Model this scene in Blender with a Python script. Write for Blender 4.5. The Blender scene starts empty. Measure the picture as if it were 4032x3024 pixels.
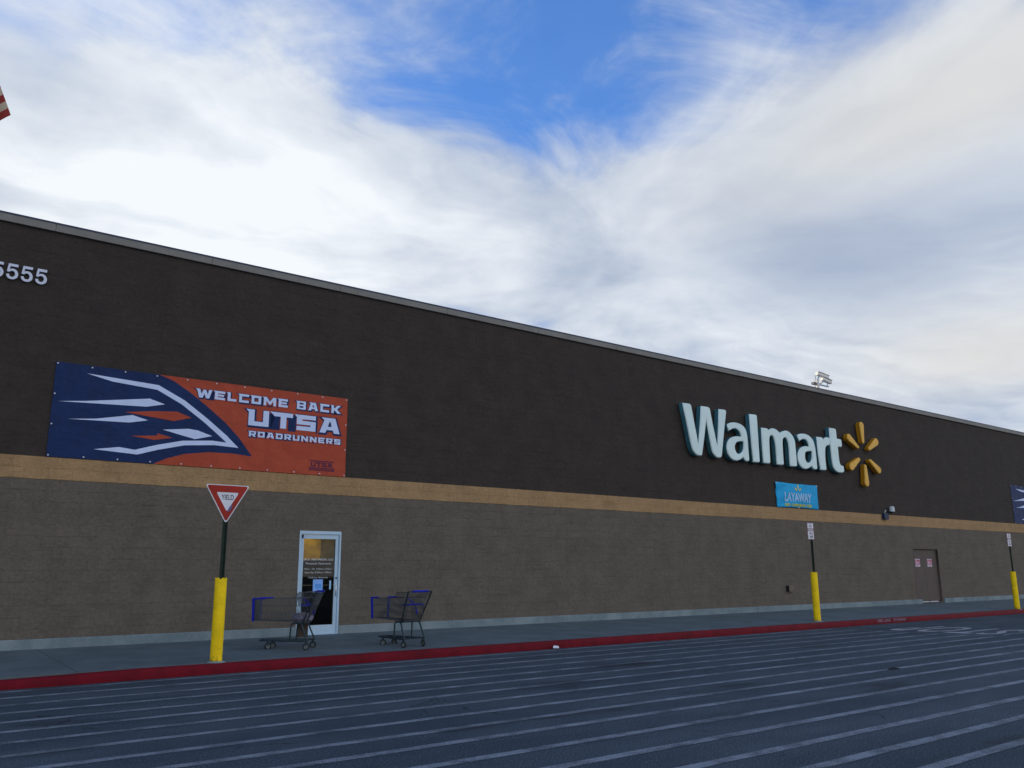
import bpy, bmesh, math, random
from mathutils import Vector, Matrix
R = math.radians
random.seed(7)
sc = bpy.context.scene
COL = sc.collection

# ------------------------------------------------------------------ camera
YAW, PITCH, ROLL, FPX, CAMH = R(38.0005), R(12.4375), R(-0.3675), 3393.28, 1.544
fw = Vector((math.sin(YAW)*math.cos(PITCH), math.cos(YAW)*math.cos(PITCH), math.sin(PITCH)))
rt = Vector((math.cos(YAW), -math.sin(YAW), 0)); up = rt.cross(fw)
cr, sr = math.cos(ROLL), math.sin(ROLL)
rr = rt*cr + up*sr; uu = -rt*sr + up*cr
cam = bpy.data.cameras.new('camera'); co = bpy.data.objects.new('camera', cam); COL.objects.link(co)
cam.sensor_fit = 'HORIZONTAL'; cam.sensor_width = 36; cam.lens = 36*FPX/4032
cam.clip_start = .05; cam.clip_end = 3000
M = Matrix((rr, uu, -fw)).transposed().to_4x4(); M.translation = (0, 0, CAMH)
co.matrix_world = M
sc.camera = co
sc.view_settings.view_transform = 'Standard'; sc.view_settings.look = 'None'
sc.view_settings.exposure = 0.30; sc.view_settings.gamma = 1

# ------------------------------------------------------------------ sun and sky
SUN_EL, SUN_AZ = R(15), R(-46)            # sun low behind the store, to the left
sdir = Vector((math.sin(SUN_AZ)*math.cos(SUN_EL), math.cos(SUN_AZ)*math.cos(SUN_EL), math.sin(SUN_EL)))
sl = bpy.data.lights.new('sun', 'SUN'); sl.energy = 3.2; sl.angle = R(.5); sl.color = (1, .86, .68)
so = bpy.data.objects.new('sun', sl); COL.objects.link(so)
so.rotation_euler = (-sdir).to_track_quat('-Z', 'Y').to_euler()

class NT:
    """tiny helper for writing node trees"""
    def __init__(s, tree): s.t = tree; s.n = tree.nodes; s.l = tree.links
    def new(s, typ, **kw):
        n = s.n.new(typ)
        for k, v in kw.items(): setattr(n, k, v)
        return n
    def put(s, sock, v):
        if hasattr(v, 'is_output'): s.l.new(v, sock)
        elif isinstance(v, (tuple, list)) and len(v) == 3 and sock.type == 'RGBA': sock.default_value = (*v, 1)
        else: sock.default_value = v
    def math(s, op, a, b=0.0, c=0.0, clamp=False):
        n = s.new('ShaderNodeMath', operation=op); n.use_clamp = clamp
        for i, v in enumerate((a, b, c)): s.put(n.inputs[i], v)
        return n.outputs[0]
    def mix(s, f, a, b, typ='MIX'):
        n = s.new('ShaderNodeMix', data_type='RGBA', blend_type=typ)
        s.put(n.inputs[0], f); s.put(n.inputs[6], a); s.put(n.inputs[7], b)
        return n.outputs[2]
    def comb(s, x, y, z=0.0):
        n = s.new('ShaderNodeCombineXYZ')
        for i, v in enumerate((x, y, z)): s.put(n.inputs[i], v)
        return n.outputs[0]
    def sep(s, v):
        n = s.new('ShaderNodeSeparateXYZ'); s.put(n.inputs[0], v); return n.outputs
    def noise(s, vec, scale, detail=6, rough=.55, dist=0.0):
        n = s.new('ShaderNodeTexNoise'); s.put(n.inputs['Vector'], vec)
        n.inputs['Scale'].default_value = scale; n.inputs['Detail'].default_value = detail
        n.inputs['Roughness'].default_value = rough; n.inputs['Distortion'].default_value = dist
        return n.outputs[0]
    def ramp(s, v, lo, hi, smooth=True):
        n = s.new('ShaderNodeMapRange', interpolation_type='SMOOTHSTEP' if smooth else 'LINEAR')
        s.put(n.inputs[0], v); s.put(n.inputs[1], lo); s.put(n.inputs[2], hi)
        return n.outputs[0]

W = bpy.data.worlds.new('World'); sc.world = W; W.use_nodes = True
w = NT(W.node_tree); w.n.clear()
sky = w.new('ShaderNodeTexSky', sky_type='NISHITA'); sky.sun_disc = False
sky.sun_elevation = SUN_EL; sky.sun_rotation = SUN_AZ; sky.altitude = 200; sky.air_density = 1.0; sky.dust_density = .6; sky.ozone_density = 2.0
tc = w.new('ShaderNodeTexCoord'); dx, dy, dz = w.sep(tc.outputs['Generated'])
den = w.math('ADD', w.math('MAXIMUM', dz, 0.0), .12)
px = w.math('DIVIDE', dx, den); py = w.math('DIVIDE', dy, den)       # cloud deck coordinates
CX, CY = 1.55, 1.5
wv = w.comb(px, py)
warp1 = w.math('SUBTRACT', w.noise(wv, 1.3, 3), .5); warp2 = w.math('SUBTRACT', w.noise(w.comb(py, px, 3.0), 1.5, 3), .5)
ax = w.math('ADD', w.math('SUBTRACT', px, CX), w.math('MULTIPLY', warp1, .55))
ay = w.math('ADD', w.math('SUBTRACT', py, CY), w.math('MULTIPLY', warp2, .55))
ang = w.math('ARCTAN2', ay, ax)
rad = w.math('SQRT', w.math('ADD', w.math('MULTIPLY', ax, ax), w.math('MULTIPLY', ay, ay)))
ca = w.math('COSINE', ang); sa = w.math('SINE', ang)
pol = w.comb(w.math('MULTIPLY', ca, 2.2), w.math('MULTIPLY', sa, 2.2), w.math('MULTIPLY', rad, .55))
fan0 = w.noise(pol, 1.35, 6, .5, .3)                                    # long bands
fine = w.noise(wv, 3.0, 10, .6, .6)                                  # feathered detail
puff = w.noise(wv, 6.5, 8, .6, .4)
cen = w.math('EXPONENT', w.math('MULTIPLY', w.math('MULTIPLY', rad, rad), -2.2))
soft = w.noise(wv, 1.7, 5, .5, .3)
fan = w.math('ADD', w.math('MULTIPLY', fan0, w.math('SUBTRACT', 1.0, cen)), w.math('MULTIPLY', soft, cen))
def blob(cx, cy, sx, sy=None, rot=0.0):
    sy = sy or sx
    c, s_ = math.cos(rot), math.sin(rot)
    ex = w.math('SUBTRACT', px, cx); ey = w.math('SUBTRACT', py, cy)
    u = w.math('DIVIDE', w.math('ADD', w.math('MULTIPLY', ex, c), w.math('MULTIPLY', ey, s_)), sx)
    v = w.math('DIVIDE', w.math('SUBTRACT', w.math('MULTIPLY', ey, c), w.math('MULTIPLY', ex, s_)), sy)
    return w.math('EXPONENT', w.math('MULTIPLY', w.math('ADD', w.math('MULTIPLY', u, u), w.math('MULTIPLY', v, v)), -1.0))
def summ(*a):
    o = a[0]
    for b in a[1:]: o = w.math('ADD', o, b)
    return o
cov = summ(.30, w.math('MULTIPLY', w.ramp(dz, .28, .12), .5), w.math('MULTIPLY', w.math('SUBTRACT', fan, .5), 1.1), w.math('MULTIPLY', w.math('SUBTRACT', fine, .5), .6),
           w.math('MULTIPLY', w.math('SUBTRACT', puff, .5), .18),
           w.math('MULTIPLY', blob(.35, 1.62, .42, .62, .5), .75),
           w.math('MULTIPLY', blob(1.2, 1.5, .5, .38), .65),
           w.math('MULTIPLY', blob(1.48, .62, .30, .60, .1), .62),
           w.math('MULTIPLY', blob(2.1, 1.1, .75), .62),
           w.math('MULTIPLY', blob(.66, .99, .60, .24, -.5), -.54),
           w.math('MULTIPLY', w.math('MULTIPLY', w.math('SUBTRACT', fine, .5), blob(.78, .98, .6)), 1.5),
           w.math('MULTIPLY', blob(-.2, -.3, 1.0), -.25))
cov = w.math('SUBTRACT', cov, w.math('MULTIPLY', blob(1.02, 1.10, .30, .14, .9), .22))
dens = w.math('ADD', .06, w.math('MULTIPLY', w.ramp(cov, -.14, .68), .94))
shade = w.math('ADD', w.math('MULTIPLY', fan, .82), w.math('MULTIPLY', fine, .18))
bright = w.ramp(w.math('ADD', shade, w.math('MULTIPLY', w.math('SUBTRACT', puff, .5), .16)), .26, .72)
grey = w.math('ADD', w.math('MULTIPLY', blob(1.85, 1.05, .50, .34, .2), .9), w.math('MULTIPLY', blob(1.9, .55, .4, .28), .55), clamp=True)
bright = w.math('MULTIPLY', bright, w.math('SUBTRACT', 1.0, w.math('MULTIPLY', grey, .86)))
bright = w.math('ADD', bright, w.math('MULTIPLY', blob(.5, 1.75, .35, .35), .6), clamp=True)
cc = w.mix(bright, (2.9, 3.55, 4.8), (7.4, 7.75, 8.1))
cc = w.mix(w.math('MULTIPLY', w.math('ADD', blob(1.42, .52, .22, .5), blob(2.7, 1.1, .38)), .8, clamp=True), cc, (6.0, 5.95, 5.8))
clear = w.mix(1.0, sky.outputs[0], (.78, 1.50, 2.5), 'MULTIPLY')
colr = w.mix(dens, clear, cc)
# bright cloud sheet added in the unseen sky behind the camera to light the scene
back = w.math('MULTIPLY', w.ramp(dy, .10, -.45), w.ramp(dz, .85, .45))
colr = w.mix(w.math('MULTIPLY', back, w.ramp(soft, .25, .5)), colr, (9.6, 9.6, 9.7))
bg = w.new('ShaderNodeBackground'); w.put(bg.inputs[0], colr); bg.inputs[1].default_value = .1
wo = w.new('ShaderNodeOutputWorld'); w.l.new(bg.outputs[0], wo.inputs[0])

# ------------------------------------------------------------------ materials
def mat(name, col, rough=.7, metal=0.0, var=.0, vscale=4.0, bump=.0, bscale=40.0, spec=.22, alpha=None):
    m = bpy.data.materials.new(name); m.use_nodes = True; t = NT(m.node_tree)
    b = m.node_tree.nodes['Principled BSDF']
    b.inputs['Roughness'].default_value = rough; b.inputs['Metallic'].default_value = metal
    b.inputs['Specular IOR Level'].default_value = spec
    b.inputs['Base Color'].default_value = (*col, 1)
    oc = t.new('ShaderNodeTexCoord').outputs['Object']
    if var:
        f = t.ramp(t.noise(oc, vscale, 8, .65), .3, .7)
        t.put(b.inputs['Base Color'], t.mix(f, tuple(c*(1-var) for c in col), tuple(min(1, c*(1+var)) for c in col)))
    if bump:
        bn = t.new('ShaderNodeBump'); bn.inputs['Strength'].default_value = bump; bn.inputs['Distance'].default_value = .01 if bscale > 5 else .06
        t.put(bn.inputs['Height'], t.noise(oc, bscale, 6, .6)); t.l.new(bn.outputs[0], b.inputs['Normal'])
    return m

def block_mat(name, col, joint=.8, stain=.12, patchy=None):
    """split-face concrete block, laid in 0.2 m courses"""
    m = bpy.data.materials.new(name); m.use_nodes = True; t = NT(m.node_tree); b = m.node_tree.nodes['Principled BSDF']
    oc = t.new('ShaderNodeTexCoord').outputs['Object']; x, y, z = t.sep(oc)
    br = t.new('ShaderNodeTexBrick'); br.offset = .5; br.squash = 1
    jx = t.math('MULTIPLY', t.math('SUBTRACT', t.noise(oc, 1.1, 2), .5), .016)
    t.put(br.inputs['Vector'], t.comb(x, t.math('ADD', t.math('SUBTRACT', z, 3.314), jx)))
    br.inputs['Scale'].default_value = 1; br.inputs['Brick Width'].default_value = .4064; br.inputs['Row Height'].default_value = .207
    br.inputs['Mortar Size'].default_value = .006; br.inputs['Mortar Smooth'].default_value = .3; br.inputs['Bias'].default_value = 0
    c0 = col; dark = tuple(c*(1-stain) for c in c0); lite = tuple(c*(1+stain) for c in c0)
    br.inputs['Color1'].default_value = (*dark, 1); br.inputs['Color2'].default_value = (*lite, 1); br.inputs['Mortar'].default_value = (*[c*joint for c in c0], 1)
    n1 = t.noise(oc, 1.6, 8, .7); n2 = t.noise(oc, 16, 7, .7)
    f = t.ramp(t.math('ADD', t.math('MULTIPLY', n1, .5), t.math('MULTIPLY', n2, .5)), .36, .64)
    c = t.mix(1.0, br.outputs[0], t.mix(f, (.80, .80, .81), (1.18, 1.17, 1.15)), 'MULTIPLY')
    # long soft vertical weather streaks
    st = t.noise(t.comb(t.math('MULTIPLY', x, 2.2), y, t.math('MULTIPLY', z, .12)), 1.0, 5, .6)
    c = t.mix(t.math('MULTIPLY', t.ramp(st, .52, .75), .22), c, tuple(v*1.25 for v in c0))
    if patchy:
        c = t.mix(t.math('MULTIPLY', t.ramp(t.noise(oc, 7, 9, .75), .56, .72), .45), c, patchy)
    t.put(b.inputs['Base Color'], c); b.inputs['Roughness'].default_value = .9; b.inputs['Specular IOR Level'].default_value = .25
    # rough split face that differs from block to block, with chipped edges
    per = t.new('ShaderNodeRGBToBW'); t.l.new(br.outputs[0], per.inputs[0])
    h = t.math('ADD', t.math('MULTIPLY', t.noise(oc, 9, 9, .7), 1.0), t.math('MULTIPLY', br.outputs['Fac'], t.math('MULTIPLY', t.ramp(t.noise(oc, 1.7, 4, .7), .42, .62), -.38)))
    h = t.math('ADD', h, t.math('MULTIPLY', t.noise(t.comb(t.math('MULTIPLY', x, 1.6), y, t.math('MULTIPLY', z, 4.2)), 1.2, 5, .65), 1.1))
    bn = t.new('ShaderNodeBump'); bn.inputs['Strength'].default_value = .75; bn.inputs['Distance'].default_value = .035
    t.put(bn.inputs['Height'], h); t.l.new(bn.outputs[0], b.inputs['Normal'])
    return m

def asphalt_mat():
    m = bpy.data.materials.new('asphalt'); m.use_nodes = True; t = NT(m.node_tree); b = m.node_tree.nodes['Principled BSDF']
    oc = t.new('ShaderNodeTexCoord').outputs['Object']; x, y, z = t.sep(oc)
    agg = t.noise(oc, 55, 4, .8); agg2 = t.noise(oc, 210, 2, .8)
    big = t.noise(t.comb(t.math('MULTIPLY', x, .35), y), .9, 7, .65)
    c = t.mix(t.ramp(big, .35, .68), (.022, .041, .058), (.050, .074, .094))
    g = t.math('ADD', t.math('MULTIPLY', agg, .6), t.math('MULTIPLY', agg2, .4))
    c = t.mix(t.ramp(g, .52, .62), c, (.18, .22, .25))
    c = t.mix(t.ramp(g, .49, .41), c, (.016, .018, .022))
    oil = t.ramp(t.noise(t.comb(t.math('MULTIPLY', x, .4), t.math('MULTIPLY', y, 1.2), 5.0), .8, 5, .6), .56, .72)
    c = t.mix(t.math('MULTIPLY', oil, .65), c, (.016, .018, .022))
    vo = t.new('ShaderNodeTexVoronoi', feature='DISTANCE_TO_EDGE'); vo.inputs['Scale'].default_value = .32
    wn = t.new('ShaderNodeTexNoise'); t.put(wn.inputs['Vector'], oc); wn.inputs['Scale'].default_value = 1.2; wn.inputs['Detail'].default_value = 6
    va = t.new('ShaderNodeVectorMath', operation='ADD'); vs = t.new('ShaderNodeVectorMath', operation='SCALE')
    t.l.new(wn.outputs['Color'], vs.inputs[0]); vs.inputs['Scale'].default_value = .9
    t.l.new(oc, va.inputs[0]); t.l.new(vs.outputs[0], va.inputs[1]); t.l.new(va.outputs[0], vo.inputs['Vector'])
    cm = t.math('MULTIPLY', t.ramp(vo.outputs['Distance'], .006, .002), t.ramp(t.noise(oc, .5, 3), .54, .60))
    c = t.mix(t.math('MULTIPLY', cm, .7), c, (.012, .013, .016))
    t.put(b.inputs['Base Color'], c); b.inputs['Roughness'].default_value = .9; b.inputs['Specular IOR Level'].default_value = .16
    bn = t.new('ShaderNodeBump'); bn.inputs['Strength'].default_value = .6; bn.inputs['Distance'].default_value = .006
    t.put(bn.inputs['Height'], agg); t.l.new(bn.outputs[0], b.inputs['Normal'])
    return m

def stripe_mat(name='worn_paint', a=.40, colr=(.205, .240, .275), lo=.40, hi=.58):
    """old traffic paint worn through to the asphalt in specks"""
    m = bpy.data.materials.new(name); m.use_nodes = True; t = NT(m.node_tree); b = m.node_tree.nodes['Principled BSDF']
    oc = t.new('ShaderNodeTexCoord').outputs['Object']
    n = t.math('ADD', t.math('MULTIPLY', t.noise(oc, 60, 4, .8), .55), t.math('MULTIPLY', t.noise(oc, 2.0, 7, .7), .45))
    c = t.mix(t.ramp(n, lo, hi), (.042, .056, .072), colr)
    x, y, z = t.sep(oc)
    oil = t.ramp(t.noise(t.comb(t.math('MULTIPLY', x, .4), t.math('MULTIPLY', y, 1.2), 5.0), .8, 5, .6), .56, .72)
    c = t.mix(t.math('MULTIPLY', oil, .75), c, (.026, .032, .038))
    t.put(b.inputs['Base Color'], c); b.inputs['Roughness'].default_value = .8; b.inputs['Specular IOR Level'].default_value = .2
    return m

def concrete_mat(name, c1, c2, stain=(.04, .045, .05), joints=True):
    m = bpy.data.materials.new(name); m.use_nodes = True; t = NT(m.node_tree); b = m.node_tree.nodes['Principled BSDF']
    oc = t.new('ShaderNodeTexCoord').outputs['Object']; x, y, z = t.sep(oc)
    c = t.mix(t.ramp(t.noise(oc, 1.3, 8, .65), .33, .67), c1, c2)
    c = t.mix(t.math('MULTIPLY', t.ramp(t.noise(oc, 45, 4, .8), .5, .75), .35), c, tuple(v*1.5 for v in c2))
    c = t.mix(t.math('MULTIPLY', t.ramp(t.noise(t.comb(x, t.math('MULTIPLY', y, 2.0), z), 1.9, 6, .7), .60, .76), .6), c, stain)
    if joints:
        fx = t.math('ABSOLUTE', t.math('SUBTRACT', t.math('FRACT', t.math('DIVIDE', t.math('ADD', x, 201.2), 3.05)), .5))
        c = t.mix(t.math('MULTIPLY', t.ramp(fx, .4955, .4985), .75), c, tuple(v*.35 for v in c1))
    t.put(b.inputs['Base Color'], c); b.inputs['Roughness'].default_value = .88; b.inputs['Specular IOR Level'].default_value = .3
    bn = t.new('ShaderNodeBump'); bn.inputs['Strength'].default_value = .35; bn.inputs['Distance'].default_value = .006
    t.put(bn.inputs['Height'], t.noise(oc, 60, 5, .7)); t.l.new(bn.outputs[0], b.inputs['Normal'])
    return m

def worn_mat(name, col, under, rough=.55, lo=.62, hi=.70, scale=9.0, var=.12, bump=.15, grime=0.0):
    """paint with chips that show what is under it"""
    m = bpy.data.materials.new(name); m.use_nodes = True; t = NT(m.node_tree); b = m.node_tree.nodes['Principled BSDF']
    oc = t.new('ShaderNodeTexCoord').outputs['Object']
    c = t.mix(t.ramp(t.noise(oc, 3.0, 7, .7), .3, .7), tuple(v*(1-var) for v in col), tuple(min(1, v*(1+var)) for v in col))
    c = t.mix(t.ramp(t.noise(oc, scale, 8, .75), lo, hi), c, under)
    if grime:
        x, y, z = t.sep(oc); gm = t.ramp(t.math('ADD', z, t.math('MULTIPLY', t.math('SUBTRACT', t.noise(oc, 14, 6, .7), .5), .5)), .10, -.04)
        sc_ = t.ramp(t.noise(t.comb(x, y, t.math('MULTIPLY', z, 7.0)), 3.0, 6, .7), .62, .70)
        c = t.mix(t.math('MULTIPLY', t.math('MAXIMUM', gm, t.math('MULTIPLY', sc_, .7)), grime), c, (.06, .05, .03))
    t.put(b.inputs['Base Color'], c); b.inputs['Roughness'].default_value = rough; b.inputs['Specular IOR Level'].default_value = .18
    bn = t.new('ShaderNodeBump'); bn.inputs['Strength'].default_value = bump; bn.inputs['Distance'].default_value = .004
    t.put(bn.inputs['Height'], t.noise(oc, 30, 5, .7)); t.l.new(bn.outputs[0], b.inputs['Normal'])
    return m

MT = {}
MT['upper'] = block_mat('dark_brown_block', (.045, .038, .034), .91, .02, patchy=(.030, .027, .027))
MT['tan'] = block_mat('tan_block', (.34, .225, .115), .88, .02, patchy=(.19, .115, .055))
MT['lower'] = block_mat('taupe_block', (.126, .112, .093), .92, .015, patchy=(.100, .078, .055))
MT['found'] = concrete_mat('painted_foundation', (.130, .185, .210), (.215, .275, .300), (.07, .085, .095), False)
MT['coping'] = mat('coping_metal', (.20, .20, .19), .6, .0, .10, 2.0)
MT['copingtop'] = mat('coping_edge', (.035, .05, .10), .45, .2)
MT['roof'] = mat('roof_membrane', (.45, .45, .43), .9)
MT['asphalt'] = asphalt_mat()
MT['stripe'] = stripe_mat()
MT['mark'] = stripe_mat('worn_marking', .4, (.34, .37, .39), .38, .54)
MT['walk'] = concrete_mat('sidewalk_concrete', (.070, .098, .114), (.100, .134, .150))
MT['curb'] = worn_mat('red_curb_paint', (.125, .001, .009), (.05, .001, .006), .7, .60, .74, 2.2, .25)
MT['stencil'] = worn_mat('stencil_paint', (.26, .20, .26), (.13, .01, .03), .7, .54, .64, 16)
MT['yellow'] = worn_mat('yellow_plastic', (.88, .62, .006), (.60, .41, .006), .5, .58, .74, 14, .14, .8, .75)
MT['post'] = mat('green_post_steel', (.016, .032, .026), .5, .4, .25, 8)
MT['red'] = worn_mat('sign_red', (.33, .022, .014), (.26, .02, .015), .4, .6, .8, 4)
MT['white'] = mat('sign_white', (.66, .70, .78), .45, 0, .05, 6)
MT['black'] = mat('sign_black', (.04, .03, .05), .5)
MT['violet'] = mat('graffiti_violet', (.12, .10, .24), .5)
MT['nopark'] = mat('sign_purplish_red', (.23, .10, .15), .5, 0, .15, 20)
MT['navy'] = mat('banner_navy', (.004, .022, .098), .6, 0, .14, 2.5, 1.0, 1.3)
MT['orange'] = mat('banner_orange', (.38, .062, .030), .6, 0, .10, 2.5, 1.0, 1.3)
MT['pale'] = mat('banner_pale_ink', (.56, .68, .95), .7, 0, .04, 5)
MT['emblem'] = mat('banner_purple_ink', (.10, .018, .055), .6)
MT['grommet'] = mat('grommet_metal', (.55, .58, .66), .5, .0)
MT['cyan'] = mat('cyan_vinyl', (.004, .36, .72), .6, 0, .10, 3.0)
MT['cyanink'] = mat('light_blue_ink', (.36, .60, .86), .5)
MT['gold'] = mat('yellow_ink', (.75, .60, .05), .5)
MT['goldfade'] = worn_mat('faded_yellow_ink', (.60, .58, .04), (.16, .42, .40), .5, .52, .66, 10)
MT['face'] = mat('letter_acrylic', (.66, .84, .84), .5, 0, .05, 1.5)
MT['ret'] = mat('letter_return_metal', (.050, .17, .21), .5, .1, .15, 5)
MT['ray'] = mat('sunburst_acrylic', (.72, .42, .07), .5, 0, .07, 2)
MT['rayret'] = mat('sunburst_return', (.40, .19, .008), .5)
MT['number'] = mat('number_metal', (.62, .68, .84), .5)
MT['alu'] = worn_mat('white_aluminium', (.42, .58, .72), (.20, .30, .38), .4, .66, .78, 9, .06)
MT['steel'] = mat('bright_steel', (.5, .55, .58), .25, .9)
MT['wire'] = mat('cart_wire', (.080, .088, .098), .45, .4)
MT['frame'] = mat('cart_frame', (.030, .050, .060), .45, .5, .2, 9)
MT['blue'] = mat('cart_blue_plastic', (.003, .014, .37), .6, 0, .12, 7)
MT['seatblue'] = mat('cart_seat_blue', (.010, .05, .24), .45)
MT['rubber'] = mat('caster_rubber', (.018, .022, .028), .7)
MT['hub'] = mat('caster_hub', (.12, .15, .15), .5)
MT['bag'] = mat('plastic_bag', (.20, .19, .27), .4, 0, .5, 24)
MT['brown'] = worn_mat('brown_door_paint', (.098, .080, .072), (.06, .05, .046), .6, .66, .82, 4, .07)
MT['browndark'] = mat('door_gap', (.02, .018, .018), .8)
MT['rust'] = mat('rust_plate', (.075, .060, .052), .8, 0, .2, 20)
MT['rustbox'] = mat('taupe_box_paint', (.15, .125, .095), .7, 0, .1, 9)
MT['placard'] = mat('placard_white', (.62, .55, .66), .5)
MT['magenta'] = mat('placard_red', (.38, .012, .085), .5)
MT['boxnavy'] = mat('box_navy', (.010, .030, .075), .5, 0, .2, 8)
MT['domewhite'] = mat('white_plastic', (.55, .62, .66), .4)
MT['camwhite'] = mat('camera_white', (.74, .72, .66), .45, 0, .06, 8)
MT['camgrey'] = mat('camera_grey_metal', (.30, .38, .48), .4, .3)
MT['camdark'] = mat('camera_dark', (.05, .055, .07), .4)
MT['flagred'] = mat('flag_red', (.26, .028, .022), .7, 0, .1, 5)
MT['flagwhite'] = mat('flag_white', (.46, .38, .28), .7)
MT['flagblue'] = mat('flag_blue', (.03, .05, .2), .7)
MT['paper'] = mat('paper', (.62, .68, .75), .7)
MT['posterpaper'] = mat('blue_notice_paper', (.22, .44, .92), .6, 0, .12, 8)
MT['posterink'] = mat('blue_notice_ink', (.01, .03, .52), .6)
MT['posterfade'] = mat('notice_print', (.10, .32, .78), .6, 0, .2, 60)
MT['ink'] = mat('window_lettering', (.52, .58, .62), .5)
MT['ochre'] = mat('interior_ochre_wall', (.62, .42, .015), .8, 0, .45, 3)
MT['olive'] = mat('interior_olive_wall', (.16, .13, .015), .8, 0, .5, 3)
MT['dark'] = mat('interior_dark', (.035, .03, .022), .8)
MT['closer'] = mat('door_closer', (.03, .05, .09), .5)
MT['trash'] = mat('dark_rag', (.01, .012, .015), .9)
g = bpy.data.materials.new('door_glass'); g.use_nodes = True; t = NT(g.node_tree); t.n.clear()
gl = t.new('ShaderNodeBsdfGlossy'); gl.inputs['Roughness'].default_value = .02; tr = t.new('ShaderNodeBsdfTransparent'); tr.inputs[0].default_value = (.62, .60, .55, 1)
fr = t.new('ShaderNodeFresnel'); fr.inputs[0].default_value = 1.4; mx = t.new('ShaderNodeMixShader'); out = t.new('ShaderNodeOutputMaterial')
t.l.new(fr.outputs[0], mx.inputs[0]); t.l.new(tr.outputs[0], mx.inputs[1]); t.l.new(gl.outputs[0], mx.inputs[2]); t.l.new(mx.outputs[0], out.inputs[0])
MT['glass'] = g
em = bpy.data.materials.new('ceiling_light_panel'); em.use_nodes = True; b = em.node_tree.nodes['Principled BSDF']
b.inputs['Emission Color'].default_value = (1, .85, .5, 1); b.inputs['Emission Strength'].default_value = 9.0
MT['lamp'] = em

# ------------------------------------------------------------------ geometry helpers
def link(name, me, parent=None, mats=()):
    o = bpy.data.objects.new(name, me); COL.objects.link(o)
    for m in mats: me.materials.append(m)
    if parent: o.parent = parent
    return o
def tag(o, label=None, cat=None, group=None, kind=None):
    for k, v in (('label', label), ('category', cat), ('group', group), ('kind', kind)):
        if v: o[k] = v
    return o
def empty(name, loc, rz=0.0, **kw):
    o = bpy.data.objects.new(name, None); COL.objects.link(o); o.location = loc; o.rotation_euler = (0, 0, rz); o.empty_display_size = .2
    return tag(o, **kw)

class MB:
    def __init__(s): s.v = []; s.f = []; s.m = []
    def add(s, vs, fs, mi=0):
        n = len(s.v); s.v += [tuple(v) for v in vs]; s.f += [tuple(i+n for i in f) for f in fs]; s.m += [mi]*len(fs); return s
    def box(s, x0, x1, y0, y1, z0, z1, mi=0):
        vs = [(x, y, z) for z in (z0, z1) for y in (y0, y1) for x in (x0, x1)]
        return s.add(vs, [(0, 2, 3, 1), (4, 5, 7, 6), (0, 1, 5, 4), (2, 6, 7, 3), (0, 4, 6, 2), (1, 3, 7, 5)], mi)
    def tube(s, pts, r, n=6, mi=0, cap=True):
        pts = [Vector(p) for p in pts]; rings = []
        for i, p in enumerate(pts):
            d = (pts[min(i+1, len(pts)-1)] - pts[max(i-1, 0)]).normalized()
            a = d.orthogonal().normalized() if i == 0 else (a - d*a.dot(d)).normalized()
            b = d.cross(a); rad = r[i] if isinstance(r, (list, tuple)) else r
            rings.append([p + (a*math.cos(2*math.pi*k/n) + b*math.sin(2*math.pi*k/n))*rad for k in range(n)])
        vs = [v for g_ in rings for v in g_]; fs = []
        for i in range(len(pts)-1):
            for k in range(n): fs.append((i*n+k, i*n+(k+1) % n, (i+1)*n+(k+1) % n, (i+1)*n+k))
        if cap: fs += [tuple(reversed(range(n))), tuple(range((len(pts)-1)*n, len(pts)*n))]
        return s.add(vs, fs, mi)
    def cyl(s, a, b, r, n=16, mi=0): return s.tube([a, b], r, n, mi)
    def lathe(s, prof, c=(0, 0, 0), n=24, mi=0):
        vs = [(c[0]+r*math.cos(2*math.pi*k/n), c[1]+r*math.sin(2*math.pi*k/n), c[2]+z) for r, z in prof for k in range(n)]
        fs = [(i*n+k, i*n+(k+1) % n, (i+1)*n+(k+1) % n, (i+1)*n+k) for i in range(len(prof)-1) for k in range(n)]
        return s.add(vs, fs, mi)
    def build(s, name, mats, parent=None, smooth=False, bevel=0.0):
        me = bpy.data.meshes.new(name); me.from_pydata(s.v, [], s.f); me.update()
        if not isinstance(mats, (list, tuple)): mats = [mats]
        o = link(name, me, parent, [MT[m] if isinstance(m, str) else m for m in mats])
        me.polygons.foreach_set('material_index', s.m)
        bm = bmesh.new(); bm.from_mesh(me); bmesh.ops.recalc_face_normals(bm, faces=bm.faces); bm.to_mesh(me); bm.free()
        if smooth:
            me.polygons.foreach_set('use_smooth', [True]*len(me.polygons)); me.set_sharp_from_angle(angle=R(35))
        if bevel:
            md = o.modifiers.new('bevel', 'BEVEL'); md.width = bevel; md.segments = 2; md.limit_method = 'ANGLE'
        return o

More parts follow.
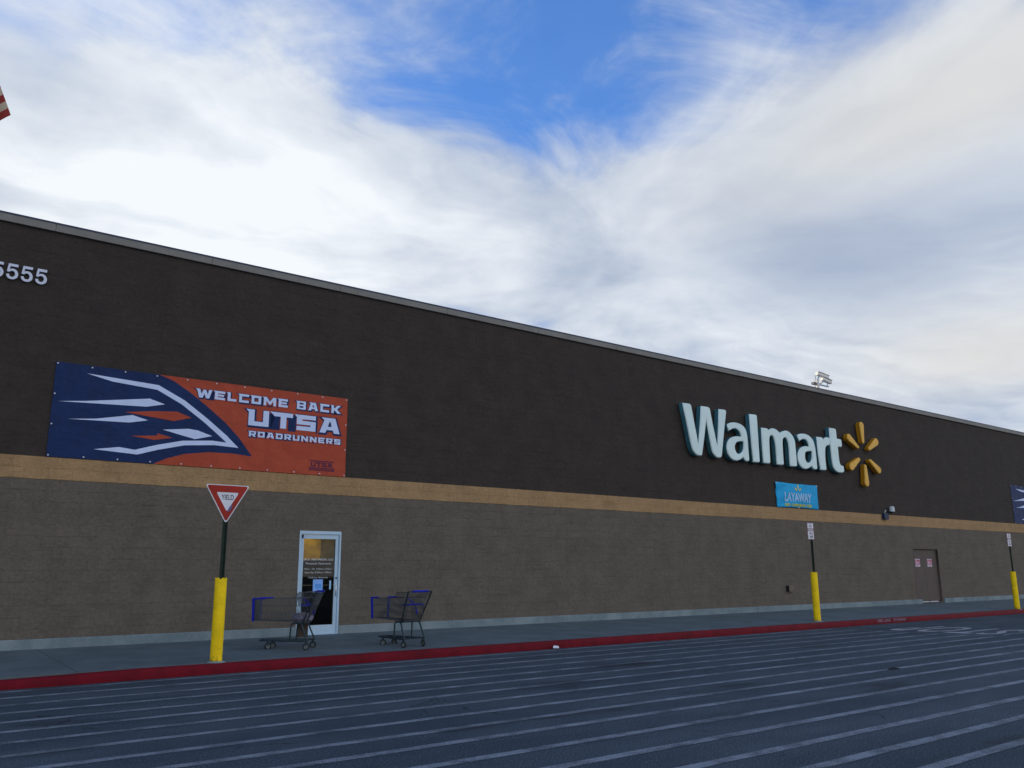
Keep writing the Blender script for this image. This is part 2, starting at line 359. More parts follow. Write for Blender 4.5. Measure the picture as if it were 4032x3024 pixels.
DG = None
def curve_mesh(cu, name):
    tmp = bpy.data.objects.new('tmp', cu); COL.objects.link(tmp)
    bpy.context.view_layer.update()
    dg = bpy.context.evaluated_depsgraph_get()
    me = bpy.data.meshes.new_from_object(tmp.evaluated_get(dg)); me.name = name
    bpy.data.objects.remove(tmp); bpy.data.curves.remove(cu)
    me.materials.clear()
    return me
def upright(me, yfront, depth, horizontal=False):
    """curve in its own x,y plane -> stands on the wall plane: x, z; its front face at yfront"""
    for v in me.vertices:
        x, y, z = v.co
        v.co = (x, yfront + depth/2 - z, y)
    me.update()
def poly(name, loops, yfront, depth, m, parent=None, offset=0.0, bevel=0.0):
    cu = bpy.data.curves.new(name, 'CURVE'); cu.dimensions = '2D'; cu.fill_mode = 'BOTH'
    cu.extrude = depth/2 - bevel; cu.offset = offset - bevel; cu.bevel_depth = bevel; cu.bevel_resolution = 0
    for lp in loops:
        sp = cu.splines.new('POLY'); sp.points.add(len(lp)-1)
        for p, q in zip(sp.points, lp): p.co = (q[0], q[1], 0, 1)
        sp.use_cyclic_u = True
    me = curve_mesh(cu, name); upright(me, yfront, depth)
    return link(name, me, parent, [MT[m] if isinstance(m, str) else m for m in (m if isinstance(m, (list, tuple)) else [m])])
def text(name, s, x0, x1, z0, z1, yfront, m, parent=None, depth=.002, bold=0.0, shear=0.0, keep=False):
    cu = bpy.data.curves.new(name, 'FONT'); cu.body = s; cu.extrude = depth/2; cu.offset = bold; cu.shear = shear; cu.resolution_u = 4
    me = curve_mesh(cu, name); upright(me, yfront, depth)
    xs = [v.co.x for v in me.vertices]; zs = [v.co.z for v in me.vertices]
    a, b_, c, d = min(xs), max(xs), min(zs), max(zs)
    kx = (x1-x0)/(b_-a); kz = (z1-z0)/(d-c)
    for v in me.vertices: v.co = (x0+(v.co.x-a)*kx, v.co.y, z0+(v.co.z-c)*kz)
    me.update()
    return link(name, me, parent, [MT[m]])
def copy_tree(o, parent=None):
    c = o.copy(); COL.objects.link(c)
    if parent: c.parent = parent
    for ch in list(o.children): copy_tree(ch, c)
    return c
def smooth_loop(pts, it=1):
    """Catmull-Rom subdivision of a closed loop; points given as (x, y, 's') stay sharp"""
    for _ in range(it):
        o = []; n = len(pts)
        for i in range(n):
            p0, p1, p2, p3 = pts[i-1], pts[i], pts[(i+1) % n], pts[(i+2) % n]
            o.append(p1)
            s1, s2 = len(p1) > 2, len(p2) > 2
            if s1 and s2: continue
            q0 = p1 if s1 else p0; q3 = p2 if s2 else p3
            o.append(tuple((-q0[k] + 9*p1[k] + 9*p2[k] - q3[k])/16 for k in (0, 1)))
        pts = o
    return [(p[0], p[1]) for p in pts]

# photograph pixel -> point on the wall plane (used only to take the sign outlines off as real sizes)
def onwall(x, y, Y):
    d = fw + rr*((x-2016)/FPX) - uu*((y-1512)/FPX)
    return (d.x/d.y*Y, CAMH + d.z/d.y*Y)

# ------------------------------------------------------------------ ground
D = 17.9            # wall plane
KC = 14.4           # curb face
CH = .156           # curb height
ZW = .289           # pavement level at the wall
def gz(y): return CH + (y-KC)*(ZW-CH)/(D-KC)
mb = MB()
mb.add([(-900, -900, 0), (900, -900, 0), (900, 900, 0), (-900, 900, 0)], [(0, 1, 2, 3)])
tag(mb.build('ground', 'asphalt'), kind='structure')
XL, XR = -45, 95
mb = MB(); prof = [(KC+.15, CH+.006), (KC+.15, -.05), (D+.05, -.05), (D+.05, gz(D+.05))]
mb.add([(x, y, z) for x in (XL, XR) for y, z in prof], [(0, 4, 5, 1), (1, 5, 6, 2), (2, 6, 7, 3), (3, 7, 4, 0), (0, 1, 2, 3), (7, 6, 5, 4)])
tag(mb.build('sidewalk', 'walk'), kind='structure')
# curb: rounded nose, painted red
mb = MB(); pr = [(KC+.15, -.05), (KC+.004, -.05), (KC, .02), (KC+.006, CH-.03), (KC+.02, CH-.008), (KC+.045, CH), (KC+.15, CH+.003)]
xs = [XL + i*1.0 for i in range(int(XR-XL)+1)]; vs = []; fs = []
for x in xs:
    j = random.uniform(-.004, .004); lift = .0 if x > 4 else min(.05, (4-x)*.016)
    for k, (y, z) in enumerate(pr): vs.append((x, y + (j if 0 < k < 6 else 0), z - (lift if k >= 3 else 0)))
n = len(pr)
for i in range(len(xs)-1):
    for k in range(n): fs.append((i*n+k, i*n+(k+1) % n, (i+1)*n+(k+1) % n, (i+1)*n+k))
mb.add(vs, fs); tag(mb.build('curb', 'curb', smooth=True), kind='structure')
# parallel crosswalk stripes
ys = [14.13, 13.43, 12.69, 11.97, 11.24, 10.55, 9.87, 9.17, 8.45, 7.77, 7.15, 6.42, 5.73, 5.03, 4.40, 3.80, 3.12, 2.45]
mb = MB()
for k, y in enumerate(ys):
    hw = .067; N = 120; vs = []
    for i in range(N+1):
        x = -20 + (22.35+20)*i/N; e = .006
        vs += [(x, y-hw+random.uniform(-e, e), .004), (x, y+hw+random.uniform(-e, e), .004)]
    mb.add(vs, [(2*i, 2*i+2, 2*i+3, 2*i+1) for i in range(N)])
for y0, y1 in ((9.4, 14.3),):
    mb.add([(22.40, y0, .004), (22.46, y0, .004), (22.34, y1, .004), (22.28, y1, .004)], [(0, 1, 2, 3)])
# the run of the two stripes that carry on past the cross line
mb.add([(23.1, 9.93, .004), (27, 10.02, .004), (27, 10.12, .004), (23.1, 10.03, .004)], [(0, 1, 2, 3)])
tag(mb.build('crosswalk_markings', 'stripe'), kind='structure')
# STOP on the asphalt, read by a driver coming the other way
cu = bpy.data.curves.new('m', 'FONT'); cu.body = 'STOP'; cu.offset = .012; cu.space_character = 1.15
me = curve_mesh(cu, 'road_lettering')
xs_ = [v.co.x for v in me.vertices]; zs_ = [v.co.y for v in me.vertices]; a0, a1, b0, b1 = min(xs_), max(xs_), min(zs_), max(zs_)
for v in me.vertices:
    u = (v.co.x-a0)/(a1-a0); q = (v.co.y-b0)/(b1-b0)
    v.co = (25.45 - 2.5*q, 10.25 + 2.75*u, .004)
for p in me.polygons: pass
tag(link('road_lettering', me, None, [MT['mark']]), kind='structure')

# ------------------------------------------------------------------ the store
BX0, BX1 = -40.0, 90.0
store = empty('store_building', (0, D, 0), label='long windowless store front in dark brown, tan and taupe split-face block', cat='building')
ZT, ZG, ZF, ZC, ZR = 3.728, 3.314, .462, 8.116, 8.29
def wallbox(name, m, z0, z1, proud=0.0, holes=()):
    lp = [(BX0, z0), (BX1, z0), (BX1, z1), (BX0, z1)]
    if holes:
        lp = [(BX0, z0)]
        for a, b, top in holes: lp += [(a, z0), (a, top), (b, top), (b, z0)]
        lp += [(BX1, z0), (BX1, z1), (BX0, z1)]
    o = poly(name, [lp], -proud, .3, m, store); return o
HG = (8.077, 9.073, 2.50); HB = (34.30, 36.43, 2.50)
wallbox('upper_wall', 'upper', ZT, ZC)
wallbox('tan_band', 'tan', ZG, ZT, .006)
wallbox('lower_wall', 'lower', ZF, ZG, 0, (HG, HB))
mb = MB()
for a, b_ in ((BX0, 8.077), (9.073, 34.66), (36.50, BX1)):
    mb.box(a, b_, -.035, .2, .05, ZF)
mb.build('foundation', 'found', store, bevel=.012)
mb = MB(); x = BX0
while x < BX1:
    mb.box(x+.003, min(x+3.05, BX1)-.003, -.055, .34, ZC-.0, ZR); x += 3.05
mb.build('coping', 'coping', store, bevel=.006)
mb = MB(); mb.box(BX0, BX1, -.062, -.056, ZR-.028, ZR+.004); mb.box(BX0, BX1, -.062, .34, ZR+.001, ZR+.006); mb.build('coping_edge', 'copingtop', store)
mb = MB(); mb.box(BX0, BX1, .345, 60, 7.3, 7.5); mb.build('roof', 'roof', store)
mb = MB(); mb.box(BX0, BX0+.3, .31, 60, 0, ZC); mb.box(BX1-.3, BX1, .31, 60, 0, ZC); mb.box(BX0+.31, BX1-.31, 59.7, 60, 0, ZC); mb.build('outer_wall', 'upper', store)
# room behind the glass door
mb = MB(); mb.box(6.9, 7.0, .35, 3.6, .29, 3.0); mb.box(11.4, 11.5, .35, 3.6, .29, 3.0); mb.box(6.9, 11.5, 3.61, 3.7, .29, 3.0); mb.box(6.9, 11.5, .35, 3.7, 3.01, 3.1); mb.box(6.9, 11.5, .31, 3.7, .2, .288)
mb.build('interior_room', 'dark', store)
mb = MB(); mb.box(9.0, 9.78, 2.5, 2.56, 1.93, 2.9); mb.build('interior_panel', 'ochre', store)
mb = MB(); mb.box(9.785, 10.6, 2.5, 2.56, 1.93, 2.9); mb.build('interior_panel', 'olive', store)
mb = MB(); mb.box(8.6, 9.8, 1.7, 2.1, 2.93, 2.97); mb.build('ceiling_light', 'lamp', store)

# glass door (part of the store; its pieces are sub-parts)
def rect(x0, x1, z0, z1): return [(x0, z0), (x1, z0), (x1, z1), (x0, z1)]
door = poly('glass_door', [rect(8.077, 9.073, .285, 2.50), rect(8.118, 9.032, .30, 2.432)], -.012, .11, 'alu', store)
door['label'] = 'white framed glass door with white lettering'
poly('door_leaf', [rect(8.124, 9.026, .302, 2.426), rect(8.188, 8.950, .49, 2.332)], .012, .05, 'alu', door)
poly('pane', [rect(8.18, 8.958, .482, 2.34)], .034, .006, 'glass', door)
mb = MB(); mb.tube([(8.992, .012, 1.33), (8.965, -.055, 1.325), (8.955, -.07, 1.27), (8.955, -.07, 1.17), (8.965, -.055, 1.115), (8.992, .012, 1.11)], .011, 8); mb.build('handle', 'steel', door, smooth=True)
mb = MB(); mb.cyl((8.99, .014, 1.484), (8.99, -.004, 1.484), .02, 14); mb.build('lock', 'closer', door)
mb = MB(); mb.box(8.134, 8.160, -.03, .011, 2.345, 2.42); mb.build('closer', 'closer', door)
mb = MB(); mb.box(8.16, 8.98, .075, .10, 1.322, 1.342); mb.build('push_bar', 'steel', door)
mb = MB(); mb.box(8.453, 8.683, .031, .0335, 1.175, 1.456); mb.build('notice', 'posterpaper', door)
poly('notice_print', [smooth_loop([(8.452, 1.182, 1), (8.665, 1.190, 1), (8.662, 1.212, 1), (8.60, 1.232), (8.54, 1.222), (8.49, 1.205), (8.453, 1.20, 1)])], .030, .001, 'posterink', door)
poly('notice_picture', [rect(8.50, 8.65, 1.26, 1.36)], .0302, .0008, 'posterfade', door)
mb = MB(); mb.box(8.842, 8.882, .031, .0335, 1.24, 1.43); mb.build('sticker', 'cyanink', door)
for nm, s, a, b_, c, d_, bo, sh in (('lettering', 'JACK ABRAMSON, O.D', 8.205, 8.915, 1.850, 1.905, .012, 0), ('lettering', 'Therapeutic Optometrist', 8.254, 8.862, 1.765, 1.822, 0, 0),
        ('lettering', 'Mon. - Fri. 9:00am-4:00pm', 8.235, 8.893, 1.655, 1.700, -.006, .2), ('lettering', 'Saturday 8:00am-1:00pm', 8.245, 8.885, 1.578, 1.625, -.006, .2), ('lettering', 'Walk-Ins Welcome', 8.335, 8.795, 1.480, 1.515, 0, .2)):
    text(nm, s, a, b_, c, d_, .0325, 'ink', door, .001, bo, sh)

# brown double service door
sd = poly('service_door', [[(34.30, .30), (36.43, .30), (36.43, 2.50), (34.30, 2.50)], rect(34.37, 36.36, .34, 2.43)], -.004, .16, 'brown', store)
sd['label'] = 'brown steel double door with two red placards'
for a, b_ in ((34.378, 35.352), (35.358, 36.352)):
    mb = MB(); mb.box(a, b_, .075, .12, .375, 2.422); mb.build('door_leaf', 'brown', sd, bevel=.004)
mb = MB(); mb.box(34.31, 36.42, .121, .15, .3, 2.45); mb.build('door_backing', 'browndark', sd)
for z in (.62, 1.38, 2.18):
    mb = MB(); mb.cyl((34.375, .055, z-.07), (34.375, .055, z+.07), .016, 8); mb.build('hinge', 'browndark', sd)
for a, b_ in ((34.68, 35.30), (35.42, 36.05)):
    mb = MB(); mb.box(a, b_, .02, .07, .335, .366); mb.build('under_door_light', 'paper', sd)  # pale strips painted for the light coming through under the leaves
for x0 in (34.59, 35.56):
    pl = poly('placard', [rect(x0, x0+.365, 1.735, 2.04)], .070, .004, 'placard', sd)
    poly('placard_print', [rect(x0+.02, x0+.345, 1.81, 2.00)], .0685, .001, 'magenta', pl)
    mb = MB()
    for q in ((.07, .13, 1.835, 1.97), (.13, .20, 1.835, 1.87), (.17, .29, 1.91, 1.94), (.245, .29, 1.835, 1.909), (.07+.06+.001, .165, 1.95, 1.97)): mb.box(x0+q[0], x0+q[1], .0662, .0680, q[2], q[3])
    mb.build('placard_symbol', 'placard', pl)
    text('placard_lettering', 'NOTICE', x0+.08, x0+.28, 2.008, 2.032, .0685, 'magenta', pl, .001)
    text('placard_lettering', 'EXIT ONLY', x0+.07, x0+.29, 1.76, 1.79, .0685, 'black', pl, .001)

# ------------------------------------------------------------------ house number
hn = empty('house_number', (0, D, 0), label='pale raised digits 5555 mounted high on the dark brown wall', cat='address number')
def digit5(x0, z0, w_, h_):
    P = [(.14, 1.0, 1), (.92, 1.0, 1), (.92, .83, 1), (.30, .83, 1), (.26, .62, 1), (.40, .675), (.62, .68), (.84, .58), (.97, .40), (.94, .18), (.74, .03), (.48, -.02), (.24, .02), (.07, .14), (.02, .28, 1),
         (.24, .31, 1), (.30, .19), (.46, .13), (.64, .18), (.73, .33), (.66, .48), (.50, .54), (.36, .52), (.26, .45, 1), (.05, .47, 1)]
    return [(x0+p[0]*w_, z0+p[1]*h_) for p in smooth_loop(P, 2)]
for i in range(4):
    poly('digit', [digit5(2.445-.243*i+.0, 7.005, .205, .295)], -.055, .03, 'number', hn)

# ------------------------------------------------------------------ store sign: letters traced to their real size on the wall
def A(p): return (2660+p[0]/5.53, 1560+p[1]/5.53)
def B(p): return (2960+p[0]/4.0963, 1640+p[1]/4.0963)
letters = [
 (A, [[(150,142,1),(310,163,1),(338,195,1),(400,520,1),(500,1050,1),(528,640,1),(552,212,1),(715,234,1),(745,265,1),(820,660,1),(915,1095,1),(928,700,1),(938,278,1),(1080,296,1),(1103,325,1),(1055,800,1),(1008,1300,1),(990,1340,1),(930,1345),(880,1325),(825,1260),(790,1180),(735,900,1),(668,520,1),(640,800,1),(582,1268,1),(570,1298,1),(510,1300),(450,1275),(390,1205),(350,1110),(300,880,1),(220,480,1)]]),
 (A, [[(1118,622,1),(1160,590),(1225,573),(1310,573),(1400,600),(1475,648),(1528,725),(1557,840),(1575,1000),(1588,1180),(1607,1398,1),(1572,1425,1),(1530,1415),(1495,1380),(1468,1330,1),(1440,1365),(1390,1395),(1330,1408),(1250,1390),(1175,1320),(1130,1220),(1112,1100),(1135,985),(1195,912),(1280,878),(1350,873),(1430,885,1),(1408,815),(1370,750),(1315,714),(1255,710),(1200,735),(1150,762,1)],
      [(1318,1020),(1370,995),(1450,990),(1477,1010,1),(1478,1110),(1460,1190),(1410,1248),(1355,1252),(1308,1185),(1290,1100)]]),
 (A, [[(1602,385,1),(1752,405,1),(1768,425,1),(1800,900,1),(1834,1424,1),(1818,1448,1),(1685,1434,1),(1640,900,1)]]),
 (B, [[(152,178,1),(245,190,1),(268,215,1),(268,228,1),(300,198),(345,190),(400,212),(452,262,1),(480,246),(540,227),(600,243),(655,305),(692,385),(706,500),(732,795,1),(716,810,1),(614,802,1),(600,520),(585,425),(560,360),(528,342),(502,370),(497,430),(505,600),(518,768,1),(502,786,1),(404,776,1),(388,520),(372,410),(345,325),(310,305),(285,345),(284,430),(292,600),(300,744,1),(285,762,1),(184,750,1),(165,450,1)]]),
 (B, [[(730,303,1),(762,284),(815,276),(880,286),(940,320),(985,380),(1012,460),(1030,560),(1058,838,1),(1040,860,1),(1000,852),(975,825),(964,802,1),(925,835),(870,850),(810,830),(762,755),(740,660),(750,565),(785,508),(840,481),(890,480),(925,490,1),(905,430),(872,380),(830,368),(795,378),(765,403,1)],
      [(862,590),(890,568),(945,562),(968,572,1),(970,650),(955,715),(922,745),(885,730),(860,670)]]),
 (B, [[(1043,325,1),(1128,335,1),(1148,355,1),(1153,385,1),(1168,350),(1200,334),(1240,340,1),(1255,365,1),(1258,450,1),(1240,470,1),(1205,475),(1185,530),(1185,620),(1190,720),(1206,853,1),(1190,871,1),(1104,862,1),(1070,600,1)]]),
 (B, [[(1245,180,1),(1342,196,1),(1355,210,1),(1370,358,1),(1436,368,1),(1444,385,1),(1452,478,1),(1440,497,1),(1388,490,1),(1400,620),(1415,735),(1440,785),(1480,797,1),(1491,882,1),(1476,907,1),(1425,910),(1365,888),(1315,815),(1292,700),(1265,450,1)]]),
]
ss = empty('store_sign', (0, D, 0), label='large raised pale blue channel letters spelling Walmart on the dark wall', cat='store sign')
YF = D - .22
for F, loops in letters:
    out_ = []
    for lp in loops:
        q = [(*onwall(*F(p), YF), *p[2:]) for p in lp]
        out_.append(smooth_loop(q, 1))
    o = poly('letter', out_, -.24, .06, 'face', ss, offset=0, bevel=.028)
    poly('letter_return', out_, -.18, .13, 'ret', o, offset=.004)
    x_m = sum(p[0] for p in out_[0])/len(out_[0]); z_lo = min(p[1] for p in out_[0])
sb = empty('sunburst_sign', (0, D, 0), label='golden six-ray sunburst emblem mounted right of the pale blue letters', cat='emblem sign')
cxr, czr = 31.02, 5.975
for k in range(6):
    a = R(90+60*k); r0, r1 = .40, 1.23
    lp = []; w0, w1 = .078, .150
    ends = []
    for j in range(9):
        t_ = R(-90+180*j/8); ends.append((r1-w1+.03+w1*math.cos(t_), w1*math.sin(t_)))
    for j in range(9):
        t_ = R(90+180*j/8); ends.append((r0+w0+w0*math.cos(t_), w0*math.sin(t_)))
    lp = [(cxr + u*math.cos(a) - v*math.sin(a), czr + u*math.sin(a) + v*math.cos(a)) for u, v in ends]
    o = poly('ray', [lp], -.24, .06, 'ray', sb, bevel=.028)
    poly('ray_return', [lp], -.18, .13, 'rayret', o, offset=.004)
    mb = MB(); u = .8; cx_, cz_ = cxr+u*math.cos(a), czr+u*math.sin(a); mb.box(cx_-.03, cx_+.03, -.05, 0.02, cz_-.03, cz_+.03); mb.build('bracket', 'steel', o)

# ------------------------------------------------------------------ big banners
GL = {}
t_ = .27; w_ = .95; SP = [(-.12, 1), (0, .84)]
GL['E'] = (w_, [[(0,0),(w_,0),(w_,t_),(t_,t_),(t_,.39),(.86,.39),(.86,.61),(t_,.61),(t_,1-t_),(w_,1-t_),(w_,1)]+SP])
GL['L'] = (.85, [[(0,0),(.85,0),(.85,t_),(t_,t_),(t_,1)]+SP])
GL['C'] = (w_, [[(0,0),(w_,0),(w_,t_),(t_,t_),(t_,1-t_),(w_,1-t_),(w_,1)]+SP])
GL['O'] = (w_, [[(0,0),(w_,0),(w_,1)]+SP, [(t_,t_),(t_,1-t_),(w_-t_,1-t_),(w_-t_,t_)]])
GL['D'] = (w_, [[(0,0),(w_-.14,0),(w_,.14),(w_,.86),(w_-.14,1)]+SP, [(t_,t_),(t_,1-t_),(w_-t_,1-t_),(w_-t_,t_)]])
GL['U'] = (w_, [[(0,0),(w_,0),(w_,1),(w_-t_,1),(w_-t_,t_),(t_,t_),(t_,1)]+SP])
GL['T'] = (w_, [[(.36,0),(.64,0),(.64,1-t_),(w_,1-t_),(w_,1),(-.15,1),(.07,1-t_),(.36,1-t_)]])
GL['S'] = (w_, [[(0,0),(w_,0),(w_,.62),(t_,.62),(t_,1-t_),(w_,1-t_),(w_,1)]+SP+[(0,.38),(w_-t_,.38),(w_-t_,t_),(0,t_)]])
GL['A'] = (1.05, [[(0,0),(.3,0),(.37,.2),(.68,.2),(.75,0),(1.05,0),(.80,1),(.08,1),(.24,.84)], [(.43,.42),(.50,.74),(.56,.74),(.62,.42)]])
GL['R'] = (w_, [[(0,0),(t_,0),(t_,.32),(.42,.32),(.62,0),(w_,0),(.76,.34),(w_,.45),(w_,1)]+SP, [(t_,.55),(t_,.78),(w_-t_,.78),(w_-t_,.55)]])
GL['B'] = (w_, [[(0,0),(w_,0),(w_,.44),(w_-.1,.5),(w_,.57),(w_,1)]+SP, [(t_,.2),(t_,.4),(w_-t_,.4),(w_-t_,.2)], [(t_,.6),(t_,.8),(w_-t_,.8),(w_-t_,.6)]])
GL['W'] = (1.45, [[(.28,0),(.58,0),(.75,.5),(.9,0),(1.2,0),(1.45,1),(1.15,1),(1.04,.45),(.88,.95),(.64,.95),(.46,.45),(.32,1),(-.1,1),(.06,.84)]])
GL['M'] = (1.25, [[(0,0),(t_,0),(t_,.58),(.55,.12),(.70,.12),(.98,.58),(.98,0),(1.25,0),(1.25,1),(.95,1),(.62,.48),(.3,1)]+SP])
GL['N'] = (1.0, [[(0,0),(t_,0),(t_,.56),(.73,0),(1,0),(1,1),(.73,1),(.73,.44),(.30,1)]+SP])
GL['K'] = (1.05, [[(0,0),(t_,0),(t_,.35),(.35,.35),(.65,0),(1.05,0),(.62,.5),(1.05,1),(.68,1),(.38,.65),(t_,.65),(t_,1)]+SP])
def block_text(s, x0, x1, z0, z1, gap=.22, space=.7):
    tot = 0
    for ch in s: tot += space if ch == ' ' else GL[ch][0] + gap
    tot -= gap; k = (x1-x0)/tot; x = x0; res = []
    for ch in s:
        if ch == ' ': x += space*k; continue
        wd, lps = GL[ch]
        for lp in lps: res.append([(x+p[0]*k, z0+p[1]*(z1-z0)) for p in lp])
        x += (wd+gap)*k
    return res
def big_banner(x0, z0, label):
    """roadside welcome banner, 6.14 x 1.82 m; local x, z from its lower left corner"""
    b_ = empty('banner', (x0, D, z0), label=label, cat='banner', group='navy and orange banners on the wall')
    Wd, Hd = 6.14, 1.82
    bord = [(1.90, Hd), (2.2, 1.72), (2.55, 1.52), (2.9, 1.28), (3.3, .98), (3.62, .68), (3.93, .30), (3.5, .33), (3.0, .32), (2.5, .24), (2.15, .12), (1.92, 0)]
    poly('navy_field', [[(0, 0)] + list(reversed(bord)) + [(0, Hd)]], -.020, .006, 'navy', b_)
    poly('orange_field', [[(p[0]+.0005, p[1]) for p in bord] + [(Wd, 0), (Wd, Hd)]], -.020, .006, 'orange', b_)
    # plain striped pennant emblem
    ins = [(.55, 1.66), (1.9, 1.60), (2.45, 1.34), (2.95, 1.00), (3.35, .70), (3.62, .46), (3.1, .475), (2.5, .42), (2.0, .29), (1.6, .16), (.8, .20)]
    inn = [(1.02, 1.56), (1.88, 1.50), (2.38, 1.26), (2.87, .93), (3.17, .70), (3.36, .55), (3.05, .565), (2.45, .51), (1.95, .38), (1.55, .25), (1.25, .28)]
    bandloop = ins + [(1.25, .28)] + list(reversed(inn[:-1])) + []
    poly('emblem_border', [bandloop], -.0245, .003, 'pale', b_)
    for (p, q, h, m_) in (((.10, 1.06), (2.05, 1.22), .11, 'pale'), ((.30, .74), (1.75, .86), .10, 'pale'), ((1.30, .98), (2.60, 1.00), .13, 'orange'), ((2.05, .70), (3.05, .66), .12, 'pale'), ((1.45, .52), (2.25, .55), .09, 'orange')):
        poly('emblem_stripe', [[p, (q[0]-.35, q[1]-h*.8), (q[0], q[1]), (q[0]-.3, q[1]+h*.75), (p[0]+.5, p[1]+h*.55)]], -.0245, .003, m_, b_)
    for s, a, c, d_, e, o1 in (('WELCOME BACK', 2.66, 5.97, 1.445, 1.630, .020), ('UTSA', 3.80, 5.96, .970, 1.320, .030), ('ROADRUNNERS', 3.83, 5.985, .728, .850, .016)):
        lp = block_text(s, a, c, d_, e, .26 if len(s) > 5 else .2)
        sh = [[(p[0]+o1*.5, p[1]-o1*.5) for p in l_] for l_ in lp]
        poly('lettering_outline', sh, -.0245, .003, 'navy', b_, offset=o1)
        poly('lettering', lp, -.0275, .002, 'pale', b_)
    # small printed crest: lettering and ribbon
    em_ = poly('crest', [[(5.25, .325), (5.85, .325), (5.86, .30), (5.27, .30)]], -.0245, .003, 'emblem', b_)
    poly('crest_lettering', block_text('UTSA', 5.29, 5.81, .185, .285, .2), -.0245, .003, 'emblem', em_)
    poly('crest_ribbon', [[(5.235, .10), (5.87, .10), (5.845, .135), (5.87, .17), (5.235, .17), (5.26, .135)]], -.0245, .003, 'emblem', em_)
    text('crest_lettering', 'ROADRUNNERS', 5.29, 5.81, .115, .155, -.0260, 'orange', em_, .001)
    gp = [(.03, Hd-.03), (Wd-.03, Hd-.03), (.03, .03), (Wd-.03, .03), (.03, .62), (.03, 1.2), (Wd-.03, .62), (Wd-.03, 1.2)]
    gp += [(.03+(Wd-.06)*i/10, Hd-.035) for i in range(1, 10)] + [(.03+(Wd-.06)*i/10, .035) for i in range(1, 10)]
    for gx, gz_ in gp:
        mb = MB(); mb.cyl((gx, -.0202, gz_), (gx, -.030, gz_), .015, 10); mb.build('grommet', 'grommet', b_)
    return b_
bb = big_banner(2.967, 3.735, 'wide navy and orange WELCOME BACK banner on the wall left of the glass door')
b2 = copy_tree(bb); b2.location = (44.10, D, 3.74)
b2['label'] = 'navy banner cut off by the right edge of the picture, above the farthest yellow post'

# cyan banner with slack corners
ly = empty('banner', (25.44, D, 3.73), label='small cyan LAYAWAY banner hanging below the big letters', cat='banner')
N1, N2 = 40, 16; vs = []; fs = []
for j in range(N2+1):
    for i in range(N1+1):
        u, v = i/N1, j/N2
        dpt = .03 + .035*math.sin(math.pi*u)*math.sin(math.pi*v) + .012*math.sin((u*2.2+(1-v)*1.6)*6.0)*math.exp(-((u*u+(1-v)**2)*1.2)) + .010*math.sin((u-v)*13)*(1-u)*.8
        sag = .025*math.sin(math.pi*u)*(1-v)
        vs.append((.02*(1-v)+u*(2.50-.03*(1-v)), -dpt, v*.872 + sag*(.0 if v else 1) - .012*math.sin(math.pi*u)*v))
for j in range(N2):
    for i in range(N1):
        a = j*(N1+1)+i; fs.append((a, a+1, a+N1+2, a+N1+1))
mb = MB(); mb.add(vs, fs); o = mb.build('vinyl', 'cyan', ly, smooth=True)
md = o.modifiers.new('thick', 'SOLIDIFY'); md.thickness = .003
def drape(o_):
    """lay print on the slack vinyl"""
    for v in o_.data.vertices:
        u, vv = v.co.x/2.5, v.co.z/.872
        dpt = .03 + .035*math.sin(math.pi*u)*math.sin(math.pi*vv) + .012*math.sin((u*2.2+(1-vv)*1.6)*6.0)*math.exp(-((u*u+(1-vv)**2)*1.2)) + .010*math.sin((u-vv)*13)*(1-u)*.8
        v.co.y = -dpt - .010
    o_.data.update()
def fine_text(name, s, x0, x1, z0, z1, m_, bo):
    o_ = text(name, s, x0, x1, z0, z1, 0, m_, ly, 0.0, bo)
    bm = bmesh.new(); bm.from_mesh(o_.data); bmesh.ops.remove_doubles(bm, verts=bm.verts, dist=1e-5); bm.to_mesh(o_.data); bm.free()
    bm = bmesh.new(); bm.from_mesh(o_.data); bmesh.ops.subdivide_edges(bm, edges=bm.edges[:], cuts=3, use_grid_fill=True); bm.to_mesh(o_.data); bm.free()
    drape(o_); return o_
fine_text('lettering', 'LAYAWAY', .455, 2.06, .222, .542, 'cyanink', .035)
fine_text('small_lettering', 'NO OPENING FEE', .47, 2.05, .062, .158, 'goldfade', .04)
for a, r0, r1 in ((90, .09, .25), (90+55, .09, .23), (90-55, .09, .21)):
    ca_, sa_ = math.cos(R(a)), math.sin(R(a)); hw = .033
    lp = [(1.27+r0*ca_-hw*.7*sa_, .57+r0*sa_+hw*.7*ca_), (1.27+r0*ca_+hw*.7*sa_, .57+r0*sa_-hw*.7*ca_), (1.27+r1*ca_+hw*sa_, .57+r1*sa_-hw*ca_), (1.27+(r1+.02)*ca_, .57+(r1+.02)*sa_), (1.27+r1*ca_-hw*sa_, .57+r1*sa_+hw*ca_)]
    mb = MB(); mb.add([(p[0], 0, p[1]) for p in lp], [tuple(range(5))]); drape(mb.build('printed_ray', 'gold', ly))
for gx, gz_ in ((2.46, .845), (1.27, .03), (.05, .845)):
    mb = MB(); mb.cyl((gx, -.03, gz_), (gx, -.052, gz_), .026, 10); mb.build('grommet', 'grommet', ly)

